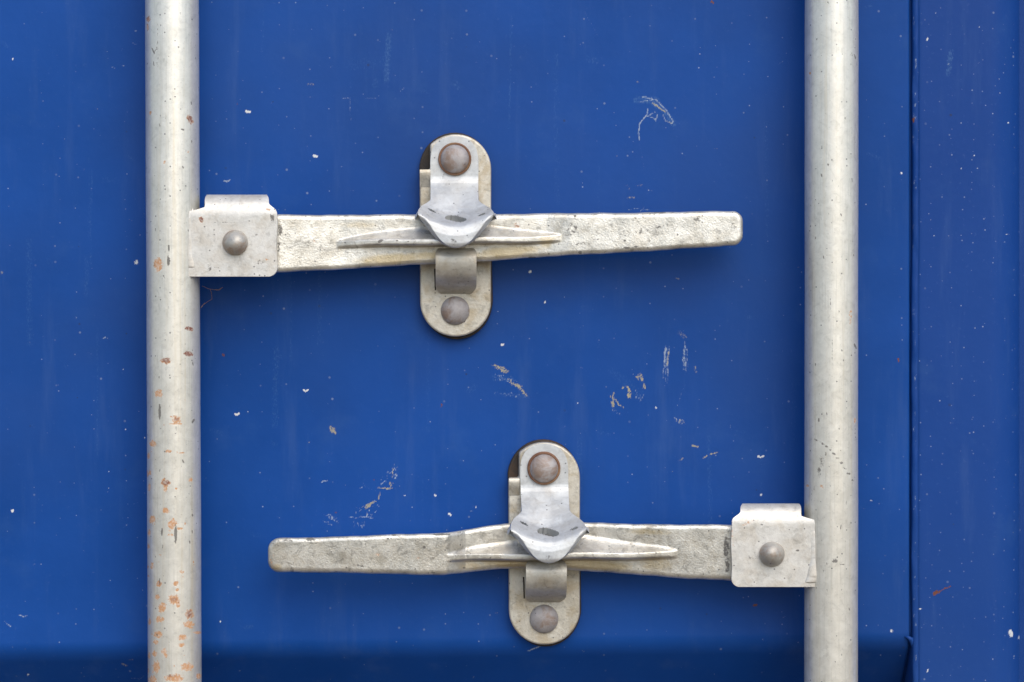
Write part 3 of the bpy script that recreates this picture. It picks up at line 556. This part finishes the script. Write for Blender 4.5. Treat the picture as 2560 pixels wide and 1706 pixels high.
paint_attr(hm, [(945, 1388, 8, 6, 0, .5), (1045, 1395, 6, 5, 0, .5), (680, 1405, 8, 30, 0, .4), (1170, 1370, 3, 1.5, 0, .8)], [],
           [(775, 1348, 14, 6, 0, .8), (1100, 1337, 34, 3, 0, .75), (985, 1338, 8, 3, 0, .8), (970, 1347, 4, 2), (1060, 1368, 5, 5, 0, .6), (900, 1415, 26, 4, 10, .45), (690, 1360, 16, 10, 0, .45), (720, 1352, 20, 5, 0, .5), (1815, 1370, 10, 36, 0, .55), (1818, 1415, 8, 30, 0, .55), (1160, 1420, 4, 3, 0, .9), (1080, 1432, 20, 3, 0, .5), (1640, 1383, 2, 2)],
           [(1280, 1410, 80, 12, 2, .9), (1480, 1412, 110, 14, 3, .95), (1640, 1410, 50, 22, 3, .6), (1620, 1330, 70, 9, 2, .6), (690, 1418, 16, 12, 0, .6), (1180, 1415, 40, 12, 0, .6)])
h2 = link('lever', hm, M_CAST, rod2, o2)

# ------------------------------------------------------------------ handle catches (keepers) bolted to the door
def catch(loc, label):
    root = empty('handle_catch', loc, label, 'catch', 'handle catches riveted to the door'); return root
k_loc = W(1139, 589, 9.0); k_loc = np.array([k_loc[0], 0.0, k_loc[2]])
c1 = catch(tuple(k_loc), 'upper handle catch, with its flap over the lever that points right')
# backing, a little larger and shifted
back = [(1152 - 92 * 0, 336)]
back = arc(1137, 424, 89, 175, 0, 18, 92) + arc(1142, 750, 90, 0, -180, 24, 99)
bk = link('backing_plate', prism(back, 0.2, 4.6), M_BACK, c1, tuple(k_loc)); bevel(bk, 0.8, 2)
# base plate: rounded ends, upper left corner cut away
plate = [(1049, 425), (1075, 424), (1075, 362)] + arc(1139, 424, 89, 128, 0, 18, 88) + arc(1139, 754, 89, 0, -180, 26, 88)
pl = link('base_plate', prism(plate, 4.8, 9.6), M_PLATE, c1, tuple(k_loc)); bevel(pl, 1.3, 3)
# short tab bent forward at the cut corner
tabP = []
for y, d in [(424, 13.5), (428, 14.3), (436, 14.2), (446, 13.0), (456, 11.2), (468, 9.9)]: tabP.append(W(np.linspace(1049.5, 1076, 8), y, d))
tb = link('stop_tab', fast_grid(np.array(tabP)), M_PLATE, c1, tuple(k_loc)); solidify(tb, 3.6)
# lower hook: tongue of the plate curled forward and up to hold the lever
hp = [(736, 9.4), (731, 12.0), (724, 18.0), (714, 26.0), (702, 32.5), (688, 37.0), (672, 40.0), (656, 41.3), (641, 41.0), (631, 39.2), (625, 36.5), (621, 33.0)]
hy = np.interp(np.linspace(0, 1, 30), np.linspace(0, 1, len(hp)), [p[0] for p in hp]); hd = np.interp(np.linspace(0, 1, 30), np.linspace(0, 1, len(hp)), [p[1] for p in hp])
rows = []
for y, d in zip(hy, hd):
    w = 51 - 7 * max(0, (632 - y) / 11) ** 2 - (14 * max(0, (y - 714) / 22) ** 2)
    rows.append(W(np.linspace(1140 - w, 1140 + w, 26), y, d))
hk = link('hook', fast_grid(np.array(rows)[::-1]), M_HOOK, c1, tuple(k_loc)); solidify(hk, 5.0)
link('slot', prism([(1085, 672), (1089, 672), (1090, 726), (1087, 726)], 9.0, 9.75), M_BACK, c1, tuple(k_loc))
link('rivet', lathe(1138, 777, [(36, 8.8), (36, 9.8)] + [(36 * math.cos(a), 9.8 + 6.0 * math.sin(a)) for a in np.linspace(0.15, 1.53, 12)]), M_RIVET, c1, tuple(k_loc))
# swinging flap
ys_f = np.concatenate([np.linspace(0, 1, 14) ** 1.6 * 60 + 340.5, np.arange(403, 622, 1.6)])
LX = [(340, 1136), (341, 1122), (345, 1108), (352, 1096), (362, 1087), (375, 1080), (390, 1077), (405, 1076), (500, 1076.5), (506, 1069), (515, 1054), (523, 1047), (531, 1044.5), (539, 1046), (549, 1052), (562, 1062), (576, 1072), (590, 1083), (602, 1095), (611, 1107), (617, 1120), (621, 1136)]
RX = [(340, 1138), (341, 1150), (345, 1164), (352, 1176), (362, 1185), (375, 1192), (390, 1195), (405, 1196), (500, 1195.5), (506, 1201), (514, 1214), (521, 1226), (529, 1233), (538, 1234.5), (549, 1230), (562, 1220), (576, 1209), (590, 1197), (602, 1185), (611, 1172), (617, 1159), (621, 1142)]
rows = []; keep = []
nx = 96
def fprof(yp):
    return np.interp(yp, [300, 442, 450, 458, 466, 500, 532, 538, 543, 559, 563, 568, 576, 590, 610, 650], [13.6, 13.6, 14.0, 15.2, 17.2, 26.5, 35.0, 37.0, 39.8, 51.6, 53.6, 55.2, 56.6, 57.6, 57.8, 57.0])
SHIFT = 34.0
for y in ys_f:
    xl = np.interp(y, *zip(*LX)); xr = np.interp(y, *zip(*RX)); x = np.linspace(xl, xr, nx)
    xn = (x - 1138) / 92.0
    yp = y + SHIFT * np.clip(abs(xn) - 0.05, 0, 1.2) ** 1.6 * np.clip((y - 470) / 40, 0, 1)
    d = fprof(yp)
    # the sides of the tongue sweep back
    ed = np.minimum(x - xl, xr - x); wb = 6 + 8 * np.clip((618 - y) / 70, 0, 1)
    bnd = np.clip((wb - ed) / wb, 0, 1)
    d = d - 6.0 * bnd ** 1.4 * np.clip((y - 536) / 22, 0, 1) - 2.5 * np.clip(abs(xn), 0, 1) ** 2 * np.clip((y - 545) / 50, 0, 1)
    d = d - 2.0 * np.clip((y - 606) / 16, 0, 1) ** 2
    rows.append(W(x, y, d)); keep.append(np.stack([x, np.full(nx, y)], -1))
F = np.array(rows); K = np.array(keep); C = (K[:-1, :-1] + K[1:, 1:]) / 2
hole = ((C[..., 0] - 1139) / 27) ** 2 + ((C[..., 1] - 547 - 2.5 * np.sin((C[..., 0] - 1139) / 12)) / (7.5)) ** 2 < 1
for hx, hy_, an in ((1080, 527, 0.5), (1204, 537, -0.38)):
    dx = C[..., 0] - hx; dy = C[..., 1] - hy_; hole |= ((dx * math.cos(an) + dy * math.sin(an)) / 11) ** 2 + ((-dx * math.sin(an) + dy * math.cos(an)) / 2.1) ** 2 < 1
fme = fast_grid(F, ~hole)
paint_attr(fme, [(1150, 445, 8, 5, 0, .0)], [], [(1135, 604, 12, 10, 0, .45), (1108, 440, 3, 12, 10, .45), (1180, 350, 12, 3, 0, .3)])
fl = link('catch_flap', fme, M_CATCH, c1, tuple(k_loc)); solidify(fl, 5.2)
# pivot rivet in a rusty ring
link('pivot_rivet', lathe(1137, 398, [(36, 13.0), (36, 15.5)] + [(36 * math.cos(a), 15.5 + 7.0 * math.sin(a)) for a in np.linspace(0.12, 1.53, 12)]), M_RIVET, c1, tuple(k_loc))
link('rusty_ring', lathe(1137, 398, [(41.5, 13.2), (41.5, 15.0), (40.5, 16.0), (38, 16.3), (35.5, 16.0), (35, 15.0)]), M_RUST, c1, tuple(k_loc))
def copy_thing(root, loc, label):
    c = root.copy(); COL.objects.link(c); c.location = loc; c['label'] = label
    for ch in list(root.children):
        d = ch.copy(); COL.objects.link(d); d.parent = c
        if ch.name.startswith('catch_flap'): d.rotation_euler = (0, math.radians(-0.9), 0); d.location = (0.0012, 0, 0.0006)
        if ch.name.startswith('rusty_ring'): d.scale = (1.0, 1.03, 1.0)
    return c
k2 = W(1361, 1359.5, 9.0)
copy_thing(c1, (k2[0], 0.0, k2[2]), 'lower handle catch, with its flap over the lever that points left')

# ------------------------------------------------------------------ cobweb under the left bracket
cw = [[(505, 716, 20), (520, 722, 17), (533, 725, 14), (548, 724, 10), (556, 719, 5)], [(526, 724, 16), (529, 735, 12), (530, 748, 8)], [(530, 748, 8), (520, 754, 9), (508, 762, 12), (502, 770, 16)], [(556, 719, 5), (550, 725, 4), (540, 726, 8)], [(502, 770, 16), (512, 757, 14)]]
cb = bmesh.new()
for pl_ in cw:
    pts = np.array(pl_, float); t = np.linspace(0, 1, len(pts)); tt = np.linspace(0, 1, 12)
    me = tube([W(np.interp(q, t, pts[:, 0]) + random.uniform(-.8, .8), np.interp(q, t, pts[:, 1]) + random.uniform(-.8, .8), np.interp(q, t, pts[:, 2])) for q in tt], 0.00013, 5); cb.from_mesh(me)
me = bpy.data.meshes.new("mesh"); cb.to_mesh(me); cb.free()
cwo = link('cobweb', me, M_WEB); cwo['label'] = 'thin brown cobweb threads under the bracket of the rusty left bar'; cwo['category'] = 'cobweb'
